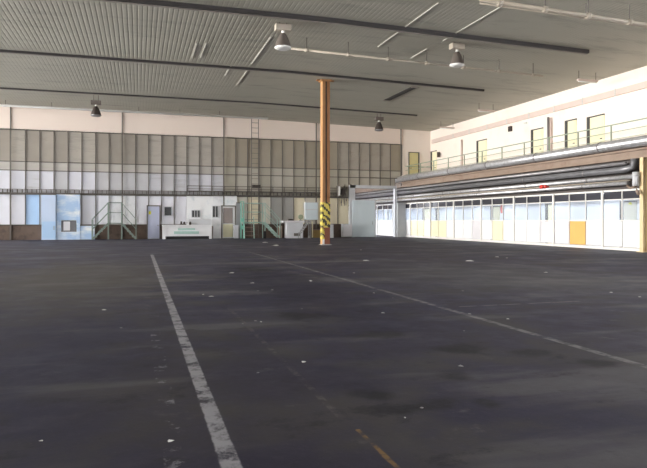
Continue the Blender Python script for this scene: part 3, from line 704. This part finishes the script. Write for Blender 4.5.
MB().box((a,Yw+.1,z),(a+.45,Yw+.4,z+.09)).box((a+.05,Yw+.12,z+.09),(a+.18,Yw+.38,z+.27)).box((a+.27,Yw+.12,z+.09),(a+.4,Yw+.38,z+.24)).build('body', M_lampd, t); MB().tube([(a+.4,Yw+.25,z+.15),(a+.62,Yw+.25,z+.15)],.02,8).tube([(a+.6,Yw+.1,z+.15),(a+.6,Yw+.4,z+.15)],.015,8).build('handle', M_steel, t)
a = onY(190.5,Yw); tag(MB().lathe((a,Yw+.3,z), [(.06,0),(.09,.02),(.09,.16),(.05,.22),(.03,.26)], 12).build('canister', M_lampd), 'small dark canister on the workbench right of the vice', 'canister')
t = thing('leaning_board', 'pale grey board standing on the workbench under the barred window', 'board', (onY(204,49.5),49.5,1.2)); m = MB(); x0, x1 = onY(189,49.5), onY(211,49.5); m.box((x0,49.5,z),(x1,49.56,zY(200,219.5,49.5))).build('board', M_greylock, t); MB().box((x0,49.48,zY(200,219.5,49.5)),(x1,49.58,zY(200,219.5,49.5)+.03)).build('edge', M_pg, t)
# machine / counter right of steps
Ym = 48.5
t = thing('white_counter', 'white metal counter with wider top between teal steps and the orange column', 'counter', (onY(295,Ym),Ym,0))
bxp(MB(), 286.8, 303.2, 222.5, 237.6, Ym, .8).build('body', M_greylock, t, bevel=.02); bxp(MB(), 283, 304.8, 220.6, 222.5, Ym-.1, 1.0).build('worktop', M_pg, t)
bxp(MB(), 294, 300, 233.2, 236, Ym-.02, .02).build('vent', M_frame, t)
z = zY(294,220.6,Ym-.1)
a = onY(289.5,Ym); tag(MB().box((a,Ym+.2,z),(a+.38,Ym+.5,z+.1)).box((a+.05,Ym+.25,z+.1),(a+.33,Ym+.45,z+.14)).build('tray_box', M_lampd), 'small dark box on the left of the white counter', 'box')
a = onY(301.6,Ym); t = thing('pedestal_fan', 'round greenish fan-like head on the white counter', 'fan', (a,Ym+.3,z)); MB().tube([(a,Ym+.22,z+.3),(a,Ym+.34,z+.3)], .2, 20).build('head', mat('dull_green_paint', (160,168,140), .6), t); MB().box((a-.12,Ym+.2,z),(a+.12,Ym+.4,z+.04)).bar((a,Ym+.3,z+.04),(a,Ym+.3,z+.12),.05).build('stand', M_green, t)
t = thing('metal_steps', 'small slanted grey metal steps right of the white counter', 'steps', (onY(306,48),48,0))
a, b = onY(299.5,47.9), onY(309.5,47.9); zt_ = zY(309,220.5,47.9)
for yy in (47.7,48.2): MB().bar((a,yy,.35),(b,yy,zt_),.1,.05).build('stringer', M_steel, t); MB().bar((b,yy,0),(b,yy,zt_),.05).bar((a,yy,0),(a,yy,.4),.05).build('leg', M_steel, t)
for k in range(5): f=(k+.5)/5; MB().box((a+(b-a)*f-.12,47.7,.35+(zt_-.35)*f-.02),(a+(b-a)*f+.12,48.2,.35+(zt_-.35)*f+.02)).build('tread', M_greyp, t)
t = thing('wall_cabinet', 'pale blue-grey cabinet hung on the far wall left of the orange column', 'cabinet', (onY(311,50),50,2)); bxp(MB(), 305, 318, 202.3, 220, 49.85, .4).build('body', M_greylock, t, bevel=.015); bxp(MB(), 305.5, 317.5, 202.8, 209.3, 49.83, .02).build('door', M_gate, t); bxp(MB(), 305.5, 317.5, 210, 219.6, 49.83, .02).build('door', M_gate, t)
t = thing('yellow_post', 'thin yellowish post standing in front of the plinth left of the column', 'post', (onY(312.3,49),49,0)); a=onY(312.3,49); MB().bar((a,49,0),(a,49,1.35),.09).build('pole', M_door_y, t); MB().box((a-.12,48.88,0),(a+.12,49.12,.03)).build('foot', M_frame, t)
t = thing('grey_bin', 'slim pale grey bin right behind the striped column', 'bin', (onY(331.5,48.6),48.6,0)); bxp(MB(), 329.5, 333.6, 224.5, 237.3, 48.6, .35).build('body', M_greylock, t, bevel=.02); bxp(MB(), 329.2, 333.9, 223.8, 224.6, 48.57, .4).build('lid', M_steel, t)
t = thing('red_crate', 'reddish brown stack beside the white counter, left side', 'crate', (onY(281,49.3),49.3,0)); bxp(MB(), 278.5, 282.4, 226, 238.2, 49.5, .3).build('body', mat('red_brown_wood', (132,84,72), .8, var=.35, scale=4), t); m = MB(); 
for p_ in (278.6, 281.3): bxp(m, p_, p_+.8, 225.7, 238.3, 49.42, .05)
m.build('slat', M_pipec, t)
t = thing('ochre_crate', 'low ochre wooden crate between counter and column', 'crate', (onY(318,49.4),49.4,0)); bxp(MB(), 312.8, 320.5, 230, 238, 49.45, .4).build('body', mat('ochre_wood', (165,140,88), .8, var=.2, scale=3), t); bxp(MB(),312.6,320.7,229.4,230.2,49.4,.5).build('lid', M_brown, t)
tag(bxp(bxp(MB(), 263.8, 266.2, 232, 238.8, 48.3, .3), 264.3,265.7,231,232,48.35,.2).build('dark_canister', M_black), 'small black canister on the floor under the teal platform', 'canister')
# hanging lamp/box at x~340 y~190
y = 49.7; a = onY(339.5,y); z = zY(339.5,192,y)
t = thing('wall_tube', 'short upright white tube lamp on the far wall right of the column', 'lamp', (a,y,z)); MB().box((a-.06,y,z-.3),(a+.06,y+.1,z+.5)).build('tube', M_lens, t); MB().box((a-.1,y+.1,z-.35),(a+.1,YB,z+.55)).build('housing', M_frame, t)
t = thing('cable_bundle', 'tangle of dark cables and boxes on the far wall left of the gateway', 'cables', (onY(344,50),50,3.5)); m = MB()
random.seed(5)
for k in range(7):
    a = onY(341+k*1.0,50.1); m.tube([(a,50.1,4.6-random.random()*.3),(a+random.uniform(-.15,.15),50.05,3.9),(a+random.uniform(-.1,.1),50.1,3.2-random.random()*.5)], .03, 6)
m.build('cable', M_frame, t); MB().box((onY(341,50.1),50.0,3.7),(onY(345,50.1),50.2,4.2)).build('box', M_lampd, t)

# ---- litter on the floor
LG = 'scraps of litter on the floor'
M_lit = [M_paper, mat('dull_scrap', (150,150,150), .7)]
spots = [(232,273,.11),(253,283,.08),(258,291,.03),(211,296.5,.06),(272,290,.05),(261,322,.03),(243,324,.03),(203,294.5,.04),(256,321,.035),(383,313,.045),(393,298,.02),(303,362,.04),(461,366,.04),(366,260.5,.14),(361,250,.09),(354,273,.05),(471,261,.24),(497,257,.12),(507,258,.07),(546,272.5,.09),(611,292.5,.06),(104,310,.07),(121,328,.03),(42,441,.02),(463,291,.04),(508,319,.03),(470,314,.05),(311,281,.08),(265,242.5,.3),(276,245.5,.3),(422,408,.02),(405,418,.015),(258,373,.02),(640,297,.05),(464,331,.03),(170,441,.03),(302,309,.03),(374,293,.03)]
cells = {}
for i, (px, py, s) in enumerate(spots):
    x, y = gnd(px, py); r = random.Random(i*7+1)
    m = MB(); n = 6; pts = [(x+s*r.uniform(.3,1.1)*math.cos(2*math.pi*k/n), y+s*r.uniform(.3,1.1)*math.sin(2*math.pi*k/n)) for k in range(n)]
    up = m.bm.verts.new((x, y, .006+s*.12)); lo = [m.bm.verts.new((a, b, .002)) for a, b in pts]; mid = [m.bm.verts.new((x+(a-x)*.7, y+(b-y)*.7, .004+s*.1*r.random())) for a, b in pts]
    for k in range(n):
        m.bm.faces.new((lo[k], lo[(k+1)%n], mid[(k+1)%n], mid[k])); m.bm.faces.new((mid[k], mid[(k+1)%n], up))
    m.bm.faces.new(lo[::-1])
    side = 'left of the left line' if x < .5 else ('between the lines' if x < 4.97 else 'right of the right line')
    dist = ['close by','fairly close','middle distance','farther back','well back','far off'][sum(y > q for q in (6,8.5,12,17,26))]
    cells.setdefault((side, dist), []).append((px, m.build('paper_scrap', M_lit[0] if s > .05 or i % 2 else M_lit[1])))
ords = ['leftmost','second from left','third from left','fourth from left','fifth from left','sixth from left','seventh from left','eighth from left','ninth from left','tenth from left','eleventh from left','twelfth from left']
for (side, dist), lst in cells.items():
    for k, (px, o) in enumerate(sorted(lst, key=lambda t: t[0])):
        tag(o, 'pale scrap on floor, %s, %s%s' % (side, dist, '' if len(lst) == 1 else ', '+ords[k]), 'litter', LG)

# ---- hall sides out of view: left window wall, wall behind; openings shaped to steer the light
lw = MB(); lw.box((-30.3,-14,0), (-30,YB+.3,.9)); lw.box((-30.3,-14,9.2), (-30,YB+.3,10.5))
lw.box((-30.3,-14,.9), (-30,12,9.2))  # blank stretch, closed off to darken the near floor
for y in range(16, 52, 6): lw.box((-30.3,y,.9), (-30,y+.5,9.2))
struct(lw.build('wall_left', M_pink))
rw = MB(); rw.box((-30.3,-14.3,0), (28,-14,7.0)); rw.box((-30.3,-14.3,8.6), (28,-14,10.5))  # solid up to a high slit, so less light reaches the near floor
for x in range(-30, 28, 8): rw.box((x,-14.3,7.0), (x+.6,-14,8.6))
struct(rw.build('wall_front', M_pink))

# ---- light
w = bpy.data.worlds.new('overcast_daylight'); bpy.context.scene.world = w; w.use_nodes = True
bg = w.node_tree.nodes['Background']; bg.inputs[0].default_value = (.93,.96,1,1); bg.inputs[1].default_value = 4.0
def area(name, loc, rot, sx, sy, power, col):
    l = bpy.data.lights.new(name, 'AREA'); l.shape = 'RECTANGLE'; l.size = sx; l.size_y = sy; l.energy = power; l.color = col
    o = bpy.data.objects.new(name, l); C.objects.link(o); o.location = loc; o.rotation_euler = rot; return o
a_ = area('window_daylight', (-29.7, 31, 6.2), (0, -math.radians(90), 0), 5.5, 38, 2300, (1,.95,.88)); a_.data.spread = math.radians(70)  # unseen area lamp added to brighten the upper right wall
# ---- camera
cam = bpy.data.cameras.new('camera'); co_ = bpy.data.objects.new('camera', cam); C.objects.link(co_)
co_.location = (0,0,H); co_.rotation_euler = (math.pi/2, 0, -TH)
cam.sensor_fit = 'HORIZONTAL'; cam.sensor_width = 36; cam.lens = 36*F/647; cam.shift_y = -14/647; cam.clip_end = 300; cam.clip_start = .05
sc = bpy.context.scene; sc.camera = co_
sc.view_settings.view_transform = 'Standard'; sc.view_settings.look = 'None'; sc.view_settings.gamma = 1; sc.view_settings.exposure = 1.3
